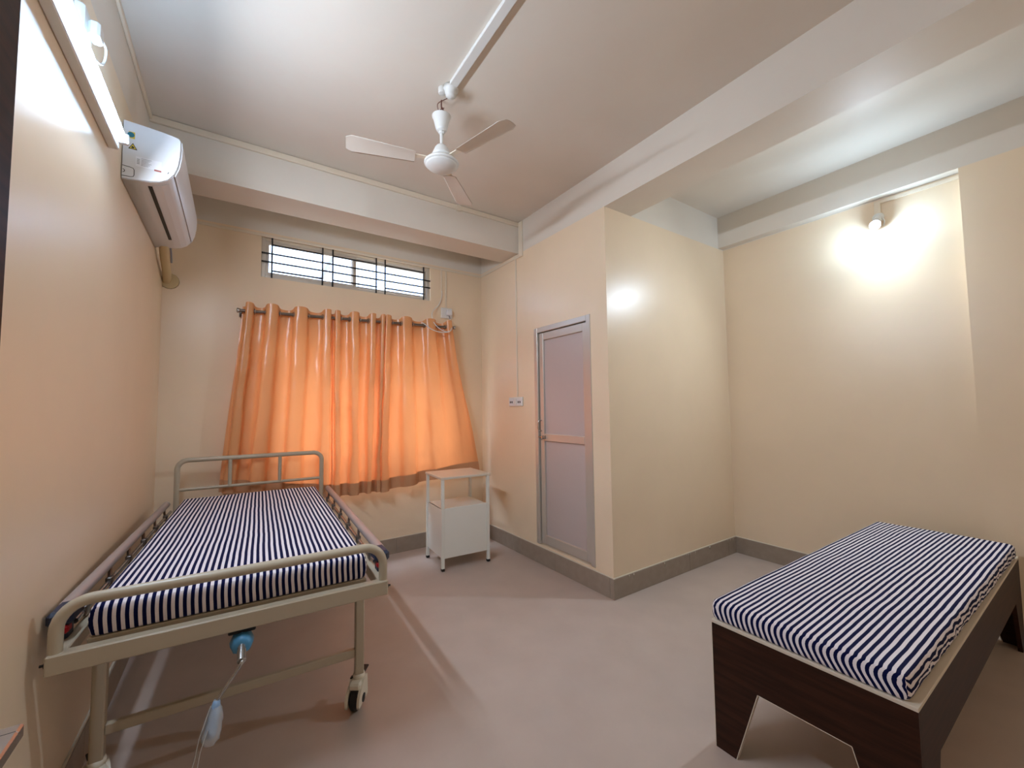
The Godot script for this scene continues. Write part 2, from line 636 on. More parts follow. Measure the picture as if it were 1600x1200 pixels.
	for r in [[0.085, 0.893], [0.955, dh - 0.115]]:
		b = MB.new()
		b.box(Vector3(0.028, r[0], s0 + 0.055), Vector3(0.034, r[1], s1 - 0.055))
		put("panel", b, M.acp, leaf)
	b = MB.new()
	b.box(Vector3(0.052, 0, 0.0), Vector3(0.058, dh, dw))
	put("rebate", b, M.dark, d)
	b = MB.new()
	var hy := 1.025
	b.tube(smooth_path([Vector3(0.012, hy - 0.045, 0.075), Vector3(-0.012, hy - 0.045, 0.07), Vector3(-0.022, hy - 0.02, 0.066), Vector3(-0.022, hy + 0.02, 0.066), Vector3(-0.012, hy + 0.045, 0.07), Vector3(0.012, hy + 0.045, 0.075)], 5), 0.005, 8)
	put("pull_handle", b, M.steel, leaf)
	b = MB.new()
	b.tube([Vector3(0.0, 0.925, 0.02), Vector3(0.0, 0.925, 0.135)], 0.006, 8)
	b.box(Vector3(0.013, 0.91, 0.085), Vector3(-0.008, 0.94, 0.105), 0.002)
	b.box(Vector3(0.013, 0.91, 0.118), Vector3(-0.008, 0.94, 0.13), 0.002)
	b.tube([Vector3(0.0, 0.925, 0.111), Vector3(-0.025, 0.905, 0.113)], 0.005, 8)
	put("slide_bolt", b, M.steel, leaf)

func strip(called: String, boxes: Array, m: Material, label: String, category := "conduit", group := "") -> Node3D:
	var b := MB.new()
	for e in boxes: b.box(e[0], e[1], 0.0025)
	return tag(put(called, b, m), label, category, group)

func raceways() -> void:
	strip("cable_trunking", [[Vector3(0.0, H - 0.03, 0.724), Vector3(0.014, H, 4.6)]], M.race, "thin trunking along the ceiling edge above the tube light", "trunking")
	var t := strip("cable_trunking", [[Vector3(0.0, H - 0.042, 0.724), Vector3(X2, H - 0.002, 0.742)]], M.race, "long trunking along the top of the beam above the high window", "trunking")
	var b := MB.new()
	b.box(Vector3(2.03, H - 0.05, 0.722), Vector3(2.075, H - 0.001, 0.748), 0.003)
	put("joint_cover", b, M.race, t)
	strip("cable_trunking", [[Vector3(X2 - 0.012, YB - 0.045, 0.742), Vector3(X2, H - 0.004, 0.80)], [Vector3(X2 - 0.0121, YB - 0.045, 0.66), Vector3(X2, YB - 0.006, 0.742)]], M.race, "wide trunking dropping beside the end of the high-window beam", "trunking")
	strip("cable_trunking", [[Vector3(X2 - 0.009, 1.455, 0.672), Vector3(X2, YB - 0.03, 0.69)]], M.race, "narrow trunking running down to the double socket", "trunking")
	strip("cable_trunking", [[Vector3(X2 - 0.01, YB - 0.04, 0.0), Vector3(X2, YB - 0.015, 0.655)]], M.race, "trunking under the beam on the toilet-door wall", "trunking")
	strip("cable_trunking", [[Vector3(0.10, YB - 0.04, 0.0), Vector3(X2 - 0.012, YB - 0.018, 0.01)]], M.race, "thin trunking above the high window", "trunking")
	strip("cable_trunking", [[Vector3(2.262, 2.395, 0.0), Vector3(2.278, YB - 0.041, 0.009)]], M.race, "short trunking dropping to the single socket", "trunking")
	strip("cable_trunking", [[Vector3(2.212, 2.56, 0.0), Vector3(2.228, YB - 0.041, 0.009)]], M.race, "short trunking left of the one feeding the single socket", "trunking")
	# ceiling run to the fan
	strip("cable_trunking", [[Vector3(1.394, H - 0.02, 1.945), Vector3(1.440, H, 4.6)]], M.plastic, "white trunking across the ceiling to the fan", "trunking")

func air_conditioner() -> void:
	var a := thing("air_conditioner", "white split air conditioner high on the left wall", "air conditioner", Vector3(0.0, 2.437, 0.38))
	var poly := PackedVector2Array()
	for p in [[0.002, 0.0], [0.105, 0.012], [0.14, 0.022], [0.168, 0.04], [0.19, 0.072], [0.204, 0.115], [0.211, 0.165], [0.213, 0.215], [0.2115, 0.25], [0.205, 0.264], [0.15, 0.272], [0.085, 0.278], [0.002, 0.283]]:
		poly.append(Vector2(p[0], p[1]))
	var b := MB.new()
	b.prism(poly, 0.012, 0.975, true)
	put("body", b, M.acwhite, a)
	# end cheek, slightly inset behind a seam
	var inner := PackedVector2Array()
	var c := Vector2(0.1, 0.14)
	for p in poly: inner.append(c + (p - c) * 0.985)
	b = MB.new()
	b.prism(inner, 0.975, 0.981, true)
	put("end_panel", b, M.acwhite, a)
	b = MB.new()
	b.prism(inner, 0.004, 0.012, true)
	put("end_panel", b, M.acwhite, a)
	# front panel standing proud of the case
	var fp := PackedVector2Array()
	for p in [[0.19, 0.072], [0.204, 0.115], [0.211, 0.165], [0.213, 0.215], [0.2115, 0.25], [0.2165, 0.251], [0.219, 0.215], [0.217, 0.165], [0.2095, 0.113], [0.194, 0.069]]:
		fp.append(Vector2(p[0], p[1]))
	b = MB.new()
	b.prism(fp, 0.02, 0.968, true)
	put("front_panel", b, M.acwhite, a)
	# swing flap and its dark slot under the case
	b = MB.new()
	b.xf = Transform3D(Basis(Vector3.BACK, atan2(0.012, 0.105)), Vector3(0.002, -0.0012, 0))
	b.box(Vector3(0.088, -0.0012, 0.18), Vector3(0.104, 0.002, 0.93), 0.0006)
	put("air_outlet", b, M.black, a)
	b = MB.new()
	b.prism(PackedVector2Array([Vector2(0.108, 0.0105), Vector2(0.141, 0.020), Vector2(0.169, 0.037), Vector2(0.172, 0.040), Vector2(0.1405, 0.0245), Vector2(0.107, 0.0145)]), 0.05, 0.945, false)
	put("swing_flap", b, M.acwhite, a)
	# stickers on the end
	var ze := 0.981
	b = MB.new()
	b.box(Vector3(0.022, 0.20, ze), Vector3(0.044, 0.232, ze + 0.0008))
	var st := put("sticker", b, M.yellow, a)
	b = MB.new()
	b.xf = Transform3D(Basis(Vector3.RIGHT, PI / 2), Vector3(0.030, 0.217, ze + 0.0012))
	b.lathe([Vector2(0, -0.0006), Vector2(0.0125, -0.0006), Vector2(0.0125, 0.0004), Vector2(0, 0.0004)], 20)
	put("globe_mark", b, M.teal, st)
	b = MB.new()
	b.prism(PackedVector2Array([Vector2(0.022, 0.149), Vector2(0.054, 0.149), Vector2(0.038, 0.179)]), ze, ze + 0.0008)
	st = put("warning_triangle", b, M.dark, a)
	b = MB.new()
	b.prism(PackedVector2Array([Vector2(0.0265, 0.1518), Vector2(0.0495, 0.1518), Vector2(0.038, 0.1735)]), ze + 0.0008, ze + 0.0013)
	put("yellow_field", b, M.yellow, st)
	b = MB.new()
	b.prism(PackedVector2Array([Vector2(0.034, 0.154), Vector2(0.042, 0.154), Vector2(0.0435, 0.158), Vector2(0.041, 0.1625), Vector2(0.0395, 0.16), Vector2(0.038, 0.1655), Vector2(0.0345, 0.161), Vector2(0.0325, 0.157)]), ze + 0.0013, ze + 0.0018)
	put("flame_mark", b, M.dark, st)
	b = MB.new()
	b.box(Vector3(0.05, 0.073, ze), Vector3(0.143, 0.12, ze + 0.0006))
	st = put("rating_label", b, mat(Color(0.93, 0.93, 0.95), 0.5), a)
	b = MB.new()
	for i in 6:
		var y := 0.113 - i * 0.0065
		b.box(Vector3(0.069, y, ze + 0.0006), Vector3(0.107 - (i % 3) * 0.006, y + 0.0016, ze + 0.0009))
	for i in 4:
		b.box(Vector3(0.054, 0.106 - i * 0.007, ze + 0.0006), Vector3(0.064, 0.109 - i * 0.007, ze + 0.0009))
	put("print_lines", b, M.grey, st).set_meta("kind", "stuff")
	b = MB.new()
	b.box(Vector3(0.117, 0.069, ze + 0.0006), Vector3(0.143, 0.077, ze + 0.001))
	put("red_band", b, M.brick, st)
	b = MB.new()
	var rr := [Vector3(0.004, 0.063, ze), Vector3(0.03, 0.061, ze), Vector3(0.042, 0.058, ze), Vector3(0.046, 0.05, ze), Vector3(0.046, 0.026, ze), Vector3(0.043, 0.018, ze), Vector3(0.035, 0.015, ze), Vector3(0.004, 0.014, ze)]
	b.tube(rr, 0.0014, 6)
	put("cover_outline", b, M.dark, a)
	b = MB.new()
	b.tube(arc(Vector3(0.006, 0.038, ze), Vector3(0.007, 0, 0), Vector3(0, 0.007, 0), -1.5, 1.5, 8), 0.0014, 6)
	put("latch_mark", b, M.dark, a)
	b = MB.new()
	b.tube([Vector3(0.166, 0.07, ze), Vector3(0.171, 0.079, ze)], 0.0018, 6)
	put("screw_slot", b, M.dark, a)
	# lagged pipes going into the wall under the far end
	var p := thing("refrigerant_pipe", "cream lagged pipe entering the wall under the air conditioner", "pipe", Vector3(0.0, 2.30, 0.25))
	b = MB.new()
	b.tube(smooth_path([Vector3(0.05, 0.16, 0.16), Vector3(0.045, 0.10, 0.06), Vector3(0.04, 0.06, -0.08), Vector3(0.03, 0.03, -0.2), Vector3(0.022, 0.02, -0.246)], 6), 0.026, 12)
	put("lagging", b, M.pipewrap, p)
	b = MB.new()
	b.tube(smooth_path([Vector3(0.082, 0.16, 0.15), Vector3(0.08, 0.12, 0.08), Vector3(0.075, 0.09, 0.0)], 5), 0.006, 8)
	put("drain_hose", b, M.grey, p)
	b = MB.new()
	b.xf = Transform3D(Basis(Vector3.RIGHT, PI / 2), Vector3(0.04, 0.02, -0.246))
	b.lathe([Vector2(0, -0.003), Vector2(0.06, -0.003), Vector2(0.055, 0.004), Vector2(0, 0.006)], 14)
	put("plaster_patch", b, M.pipewrap, p)

func tube_lamp() -> void:
	var t := thing("tube_light", "glowing white tube light on the left wall before the air conditioner", "lamp", Vector3(0, 2.49, 2.20))
	var L := 0.61
	var b := MB.new()
	b.box(Vector3(0, -0.036, -L), Vector3(0.034, 0.03, L), 0.004)
	put("housing", b, M.plastic, t)
	b = MB.new()
	b.tube([Vector3(0.047, 0.014, -L + 0.02), Vector3(0.047, 0.014, L - 0.02)], 0.012, 16)
	put("glowing_tube", b, M.glow, t)
	for s in [-1, 1]:
		b = MB.new()
		b.box(Vector3(0.02, -0.008, s * (L - 0.022)), Vector3(0.066, 0.034, s * L), 0.003)
		put("end_cap", b, M.plastic, t)
	var l := AreaLight3D.new()
	l.name = "tube_light_glow"
	l.area_size = Vector2(1.16, 0.034)
	l.light_color = Color(0.89, 0.94, 1.0)
	l.light_energy = 2.35
	l.area_range = 12.0
	l.shadow_enabled = true
	add_child(l)
	var dir := Vector3(1.0, -0.4, 0.0).normalized()
	var bx := Vector3(0, 0, 1)
	var bz := -dir
	l.transform = Transform3D(Basis(bx, bz.cross(bx), bz), Vector3(0.047, 0.014, 0) + dir * 0.02 + Vector3(0, 2.49, 2.20))
	# junction box with a plug and the lamp's lead
	var j := thing("plug_box", "white plug box with looped lead above the tube light", "socket", Vector3(0, 2.64, 2.03))
	b = MB.new()
	b.box(Vector3(0, -0.045, -0.04), Vector3(0.03, 0.045, 0.055), 0.008)
	put("box", b, M.plastic, j)
	b = MB.new()
	b.box(Vector3(0.03, -0.035, -0.035), Vector3(0.06, 0.022, 0.02), 0.012)
	put("plug", b, M.plastic, j)
	b = MB.new()
	b.box(Vector3(0.0, 0.045, 0.0), Vector3(0.014, 0.46, 0.03), 0.002)
	put("feed_trunking", b, M.race, j)
	b = MB.new()
	b.tube(smooth_path([Vector3(0.05, 0.0, -0.03), Vector3(0.055, 0.0, -0.08), Vector3(0.05, -0.03, -0.10), Vector3(0.045, -0.06, -0.085), Vector3(0.04, -0.085, -0.03), Vector3(0.035, -0.115, 0.03)], 6), 0.004, 8)
	put("lead", b, M.plastic, j)

func wall_bulb() -> void:
	var t := thing("wall_lamp", "lit round bulb in an angled white holder on the right wall", "lamp", Vector3(X3, 2.70, 2.98))
	var b := MB.new()
	b.box(Vector3(-0.018, 0.0, -0.018), Vector3(0, 0.118, 0.018), 0.003)
	put("drop_trunking", b, M.race, t)
	b = MB.new()
	b.xf = Transform3D(Basis(Vector3.BACK, PI / 2), Vector3(0, 0, 0))
	b.lathe([Vector2(0, 0.0), Vector2(0.034, 0.0), Vector2(0.034, 0.0), Vector2(0.034, 0.012), Vector2(0.030, 0.018), Vector2(0.018, 0.03), Vector2(0, 0.032)], 20)
	put("back_plate", b, M.plastic, t)
	var dir := Vector3(-0.80, -0.60, 0.06).normalized()
	var by := dir
	var bx := Vector3.BACK
	var ori := Basis(bx, by, bx.cross(by))
	b = MB.new()
	b.xf = Transform3D(ori, Vector3(-0.012, -0.002, 0))
	b.lathe([Vector2(0, 0), Vector2(0.02, 0), Vector2(0.02, 0.05), Vector2(0.023, 0.05), Vector2(0.023, 0.078), Vector2(0.023, 0.078), Vector2(0.017, 0.08), Vector2(0, 0.082)], 20)
	put("holder", b, M.plastic, t)
	b = MB.new()
	b.xf = Transform3D(ori, Vector3(-0.012, -0.002, 0))
	b.lathe([Vector2(0, 0.078), Vector2(0.016, 0.078), Vector2(0.019, 0.092), Vector2(0.027, 0.114), Vector2(0.0305, 0.134), Vector2(0.0305, 0.134), Vector2(0, 0.135)], 20)
	put("bulb_body", b, M.plastic, t)
	b = MB.new()
	b.xf = Transform3D(ori, Vector3(-0.012, -0.002, 0))
	b.lathe([Vector2(0, 0.135), Vector2(0.0295, 0.135), Vector2(0.032, 0.147), Vector2(0.029, 0.162), Vector2(0.021, 0.173), Vector2(0.010, 0.178), Vector2(0, 0.179)], 24)
	put("bulb", b, M.bulbglow, t)
	b = MB.new()
	b.tube(smooth_path([Vector3(-0.02, -0.02, 0.03), Vector3(-0.03, -0.05, 0.038), Vector3(-0.02, -0.075, 0.03)], 6), 0.004, 8)
	put("side_loop", b, M.plastic, t)
	var l := OmniLight3D.new()
	l.name = "wall_lamp_glow"
	l.position = t.position + Vector3(-0.012, -0.002, 0) + dir * 0.157
	l.light_color = Color(0.74, 0.88, 1.0)
	l.light_energy = 0.31
	l.light_size = 0.022
	l.omni_range = 10.0
	l.omni_attenuation = 2.0
	l.shadow_enabled = true
	add_child(l)
	# the shaded dome throws most of its light forwards
	var f := SpotLight3D.new()
	f.name = "wall_lamp_beam"
	f.light_color = Color(0.87, 0.94, 1.0)
	f.light_energy = 1.4
	f.light_size = 0.022
	f.spot_range = 10.0
	f.spot_attenuation = 2.0
	f.spot_angle = 88.0
	f.spot_angle_attenuation = 1.0
	f.shadow_enabled = true
	add_child(f)
	f.look_at_from_position(l.position, l.position + dir, Vector3.BACK)
	strip("cable_trunking", [[Vector3(X3 - 0.014, 2.797, 2.962), Vector3(X3, 2.822, 3.397)]], M.race, "thin trunking above the bulb under the shallow beam", "trunking")

func ceiling_fan() -> void:
	var f := thing("ceiling_fan", "small white ceiling fan hanging between the two beams", "fan", Vector3(1.416, 2.72, 1.789))
	var b := MB.new()
	b.lathe([Vector2(0, 0.0), Vector2(0.03, 0.001), Vector2(0.06, 0.006), Vector2(0.083, 0.016), Vector2(0.089, 0.024), Vector2(0.089, 0.026), Vector2(0, 0.026)], 36)
	put("bottom_cover", b, M.plastic, f)
	b = MB.new()
	b.lathe([Vector2(0, 0.024), Vector2(0.088, 0.024), Vector2(0.088, 0.027), Vector2(0.0955, 0.028), Vector2(0.0985, 0.032), Vector2(0.0985, 0.037), Vector2(0.092, 0.044), Vector2(0.075, 0.052), Vector2(0.066, 0.056), Vector2(0.066, 0.056), Vector2(0.061, 0.066), Vector2(0.05, 0.072), Vector2(0, 0.072)], 36)
	put("motor", b, M.plastic, f)
	b = MB.new()
	b.lathe([Vector2(0, 0.068), Vector2(0.060, 0.068), Vector2(0.056, 0.085), Vector2(0.038, 0.125), Vector2(0.03, 0.136), Vector2(0.012, 0.14), Vector2(0, 0.14)], 28)
	put("lower_canopy", b, M.plastic, f)
	b = MB.new()
	b.tube([Vector3(0, 0.13, 0), Vector3(0, 0.33, 0)], 0.0095, 14)
	b.lathe([Vector2(0, 0.21), Vector2(0.014, 0.21), Vector2(0.018, 0.217), Vector2(0.016, 0.226), Vector2(0, 0.227)], 20)
	put("down_rod", b, M.plastic, f)
	b = MB.new()
	b.lathe([Vector2(0.012, 0.226), Vector2(0.026, 0.229), Vector2(0.032, 0.238), Vector2(0.038, 0.262), Vector2(0.048, 0.303), Vector2(0.054, 0.312), Vector2(0.054, 0.316), Vector2(0.050, 0.318), Vector2(0.036, 0.275), Vector2(0.022, 0.235), Vector2(0.012, 0.226)], 28)
	put("upper_canopy", b, M.plastic, f)
	# hook, shackle and brown supply wires
	b = MB.new()
	b.tube(smooth_path([Vector3(0, 0.414, 0), Vector3(0.0, 0.37, 0), Vector3(0.014, 0.345, 0), Vector3(0, 0.33, 0), Vector3(-0.012, 0.345, 0)], 5), 0.004, 8)
	put("hook", b, M.wire, f)
	for w in [[Vector3(0.008, 0.31, 0.01), Vector3(0.012, 0.34, 0.014), Vector3(-0.012, 0.365, 0.02)], [Vector3(-0.004, 0.31, 0.01), Vector3(-0.03, 0.335, 0.02), Vector3(-0.035, 0.36, 0.03), Vector3(-0.01, 0.378, 0.05), Vector3(0.005, 0.375, 0.09), Vector3(0.006, 0.388, 0.11)], [Vector3(-0.012, 0.31, 0.005), Vector3(-0.016, 0.34, 0.012), Vector3(0.01, 0.362, 0.015)]]:
		b = MB.new()
		b.tube(smooth_path(w, 6), 0.0022, 6)
		put("supply_wire", b, M.wire, f)
	for i in 3:
		var ang := deg_to_rad(47.0 + 120.0 * i)
		var bl := MB.new()
		bl.xf = Transform3D(Basis(Vector3.UP, ang) * Basis(Vector3.RIGHT, deg_to_rad(10)), Vector3(0, 0.05, 0))
		var rows := []
		for s in 13:
			var u: float = s / 12.0
			var x := 0.15 + 0.36 * u
			var w := lerpf(0.042, 0.062, u)
			if s == 12: w *= 0.7
			var ring := PackedVector3Array()
			for k in 12:
				var a := TAU * k / 12
				ring.append(Vector3(x, sin(a) * 0.0022 - 0.006 * pow(cos(a), 2), cos(a) * w))
			rows.append(ring)
		bl.grid(rows, true, false)
		var o := put("blade", bl, M.fanblade, f)
		bl = MB.new()
		bl.xf = Transform3D(Basis(Vector3.UP, ang), Vector3(0, 0.052, 0))
		bl.box(Vector3(0.07, -0.002, -0.016), Vector3(0.19, 0.003, 0.016), 0.0015)
		put("blade_iron", bl, M.race, o)
	var r := thing("ceiling_rose", "round white ceiling rose feeding the fan wires", "ceiling rose", Vector3(1.42, H, 1.905))
	b = MB.new()
	b.lathe([Vector2(0, 0), Vector2(0.042, 0), Vector2(0.042, -0.018), Vector2(0.042, -0.018), Vector2(0.036, -0.022), Vector2(0.032, -0.035), Vector2(0.028, -0.05), Vector2(0.018, -0.058), Vector2(0, -0.06)], 26)
	put("cap", b, M.plastic, r)
	b = MB.new()
	b.lathe([Vector2(0, -0.001), Vector2(0.02, -0.001), Vector2(0.02, -0.03), Vector2(0.016, -0.034), Vector2(0, -0.034)], 16)
	var k2 := put("stub", b, M.plastic, r)
	k2.position = Vector3(-0.04, 0, -0.03)

# a curtain: fold positions along the rod, alternate front and back, and where each lands at the hem
func curtain(label: String, top: Array, bot: Array, amp_bot: Array, hem_y: Array, sd: int) -> void:
	var y_rod := func(x: float) -> float: return 2.131 + (x - 0.475) * 0.0249
	var o := thing("curtain", label, "curtain", Vector3((top[0] + top[-1]) / 2.0, 0, 0.11), 0.0, "orange curtains on the steel rod")
	var cx: float = o.position.x
	var nz := FastNoiseLite.new()
	nz.seed = sd
	nz.frequency = 1.6
	var per := 14
	var nv := 44
	var cols := (top.size() - 1) * per
	var point := func(c: int, v: float, off: float) -> Vector3:
		var i := mini(c / per, top.size() - 2)
		var f := float(c - i * per) / per
		var ph := PI * (i + f)
		var xt: float = lerpf(top[i], top[i + 1], f)
		var xb: float = lerpf(bot[i], bot[i + 1], f)
		var ab: float = lerpf(amp_bot[i], amp_bot[i + 1], f)
		var hb: float = lerpf(hem_y[i], hem_y[i + 1], f)
		var yr: float = y_rod.call(xt)
		# starts on a free edge half-way to the first front fold
		var wave := -cos(ph)
		var ytop := yr + 0.054 + 0.014 * signf(wave) * pow(absf(wave), 0.7)
		var y := lerpf(ytop, hb, v)
		var e := v * v * (3.0 - 2.0 * v)
		var x := lerpf(xt, xb, lerpf(v, e, 0.35))
		var wob := nz.get_noise_3d(xt * 3.0, v * 1.3, 2.0)
		x += wob * 0.035 * v * (1.0 - 0.4 * v) * minf(1.0, 3.0 * minf(c, cols - c) / per)
		var am := lerpf(0.034, ab, e) * (1.0 + 0.5 * nz.get_noise_3d(xt * 2.0, v * 2.0, 9.0))
		# rounded folds: flatten the sine
		var fl := signf(wave) * pow(absf(wave), 0.65)
		var z := am * fl + 0.012 * v + 0.006 * nz.get_noise_3d(xt * 6.0, v * 3.0, 4.0)
		x += sin(2.0 * ph) * am * 0.20
		return Vector3(x - cx, y, z + off)
	var rows := []
	for r in nv + 1:
		var row := PackedVector3Array()
		for c in cols + 1: row.append(point.call(c, float(r) / nv, 0.0))
		rows.append(row)
	var b := MB.new()
	b.grid(rows, false, false, false)
	put("cloth", b, M.curtain, o)
	rows = []
	for r in 5:
		var row := PackedVector3Array()
		for c in cols + 1: row.append(point.call(c, 0.935 + 0.065 * r / 4.0, 0.0025))
		rows.append(row)
	b = MB.new()
	b.grid(rows, false, false, false)
	put("hem", b, M.hem, o)
	for i in top.size() - 1:
		var xm: float = (top[i] + top[i + 1]) / 2.0
		if top[i + 1] - top[i] < 0.05: continue
		b = MB.new()
		var pts := []
		for k in 19: pts.append(Vector3(xm - cx, y_rod.call(xm), 0) + Vector3(0.006 * cos(TAU * k / 18.0), 0.021 * sin(TAU * k / 18.0), 0.021 * cos(TAU * k / 18.0)))
		b.tube(pts, 0.0035, 8, false)
		put("eyelet", b, M.steel, o)

func curtains() -> void:
	var r := thing("curtain_rod", "brushed steel curtain rod through the orange curtains", "curtain rod", Vector3(0.475, 2.131, 0.11), 0.0)
	r.rotation.z = atan(0.0249)
	var b := MB.new()
	b.tube([Vector3(0, 0, 0), Vector3(1.83, 0, 0)], 0.0125, 16)
	put("rod", b, M.rodsteel, r)
	for s in [0, 1]:
		b = MB.new()
		var sx := -1.0 if s == 0 else 1.0
		b.xf = Transform3D(Basis(Vector3.BACK, -PI / 2 * sx), Vector3(1.83 * s, 0, 0))
		b.lathe([Vector2(0, -0.006), Vector2(0.017, -0.006), Vector2(0.0175, 0.004), Vector2(0.0175, 0.004), Vector2(0.02, 0.006), Vector2(0.02, 0.014), Vector2(0.014, 0.018), Vector2(0, 0.019)], 18)
		put("end_cap", b, M.steel, r)
		b = MB.new()
		b.tube([Vector3(0.02 + 1.79 * s, 0, 0), Vector3(0.02 + 1.79 * s, 0, -0.105)], 0.007, 10)
		b.box(Vector3(0.0 + 1.79 * s, -0.03, -0.11), Vector3(0.04 + 1.79 * s, 0.03, -0.104), 0.002)
		put("bracket", b, M.rodsteel, r)
	curtain("leftmost orange satin curtain, behind the bed headboard",
		[0.496, 0.537, 0.611, 0.690, 0.802, 0.897, 1.023, 1.115, 1.158], [0.376, 0.425, 0.515, 0.605, 0.74, 0.855, 1.0, 1.11, 1.166],
		[0.018, 0.036, 0.04, 0.04, 0.045, 0.045, 0.045, 0.036, 0.03], [0.75, 0.745, 0.73, 0.71, 0.69, 0.67, 0.64, 0.625, 0.617], 3)
	curtain("narrow middle orange satin curtain with tight folds",
		[1.153, 1.182, 1.248, 1.332, 1.415, 1.494, 1.54, 1.584, 1.604], [1.155, 1.192, 1.265, 1.345, 1.41, 1.465, 1.505, 1.545, 1.572],
		[0.02, 0.04, 0.042, 0.042, 0.042, 0.038, 0.03, 0.03, 0.02], [0.612, 0.612, 0.612, 0.612, 0.613, 0.614, 0.615, 0.616, 0.617], 8)
	curtain("rightmost orange satin curtain, pulled out over the white locker",
		[1.588, 1.622, 1.708, 1.801, 1.929, 2.049, 2.165, 2.255, 2.287], [1.535, 1.585, 1.70, 1.83, 2.00, 2.17, 2.34, 2.50, 2.591],
		[0.02, 0.04, 0.04, 0.042, 0.036, 0.014, 0.01, 0.008, 0.004], [0.605, 0.61, 0.622, 0.638, 0.655, 0.67, 0.69, 0.70, 0.70], 14)

# a covered mattress: length along z, stripes lengthwise
func mattress(b: MB, W: float, L: float, T: float, r: float, wav: float, drape: float, sd: int) -> void:
	var nz := FastNoiseLite.new()
	nz.seed = sd
	nz.frequency = 2.2
	var nf := FastNoiseLite.new()
	nf.seed = sd + 5
	nf.frequency = 7.0
	var half := Vector3(W / 2, T / 2, L / 2)
	var P := 0.0202
	var shape := func(p: Vector3) -> Vector3:
		var q := Vector3(clampf(p.x, -half.x + r, half.x - r), clampf(p.y, -half.y + r * 0.8, half.y - r), clampf(p.z, -half.z + r, half.z - r))
		var d := p - q
		var o := p
		if d.length() > 1e-6: o = q + d.normalized() * minf(d.length(), r)
		# the top crowns a little, the sides bulge
		var up := (o.y + half.y) / T
		o.y += up * wav * (0.9 * nz.get_noise_2d(o.x * 1.2, o.z) + 0.35 * nf.get_noise_2d(o.x * 1.6, o.z))
		o.y += up * 0.012 * (1.0 - pow(absf(o.x) / half.x, 2)) * (1.0 - pow(absf(o.z) / half.z, 4))
		var bul := sin(PI * clampf(up, 0, 1))
		if absf(o.x) > half.x - r * 1.2: o.x += signf(o.x) * bul * (0.006 + drape * 0.9 * nf.get_noise_2d(o.z, o.y * 3.0))
		if absf(o.z) > half.z - r * 1.2: o.z += signf(o.z) * bul * (0.004 + wav * 0.5 * nf.get_noise_2d(o.x * 1.5, o.y * 3.0))
		return o
	var warp := func(p: Vector3) -> float:
		var u := wav * 1.3 * nz.get_noise_2d(p.z * 0.7, p.x * 0.4) + wav * 0.35 * nf.get_noise_2d(p.z * 0.9, p.x * 0.6)
		if absf(p.z) > half.z - 0.001: u += drape * sin((half.y - p.y) / T * 4.6) * (0.75 + 0.25 * sin(p.x * 9.0))
		return u
	var nx := 40
	var nl := 110
	var ny := 9
	for s in [1.0, -1.0]:
		var rows := []
		var uvs := []
		for i in nl + 1:
			var row := PackedVector3Array()
			var ur := PackedVector2Array()
			for k in nx + 1:
				var p := Vector3(lerpf(-half.x, half.x, k / float(nx)), s * half.y, lerpf(-half.z, half.z, i / float(nl)))
				row.append(shape.call(p))
				ur.append(Vector2((p.x + warp.call(p)) / P, p.z * 3.0))
			if s < 0: row.reverse(); ur.reverse()
			rows.append(row); uvs.append(ur)
		b.grid(rows, false, false, false, uvs)
		rows = []; uvs = []
		for i in ny + 1:
			var row := PackedVector3Array()
			var ur := PackedVector2Array()
			for k in nx + 1:
				var p := Vector3(lerpf(-half.x, half.x, k / float(nx)), lerpf(half.y, -half.y, i / float(ny)), s * half.z)
				row.append(shape.call(p))
				ur.append(Vector2((p.x + warp.call(p)) / P, p.y * 3.0))
			if s < 0: row.reverse(); ur.reverse()
			rows.append(row); uvs.append(ur)
		b.grid(rows, false, false, false, uvs)
		rows = []; uvs = []
		for i in ny + 1:
			var row := PackedVector3Array()
			var ur := PackedVector2Array()
			for k in nl + 1:
				var p := Vector3(s * half.x, lerpf(half.y, -half.y, i / float(ny)), lerpf(half.z, -half.z, k / float(nl)))
				row.append(shape.call(p))
				var extra: float = half.y - p.y
				ur.append(Vector2((p.x + s * extra + warp.call(p) + extra * drape * 26.0 * nf.get_noise_2d(p.z * 2.2, 3.0)) / P, p.z * 3.0))
			if s < 0: row.reverse(); ur.reverse()
			rows.append(row); uvs.append(ur)
		b.grid(rows, false, false, false, uvs)

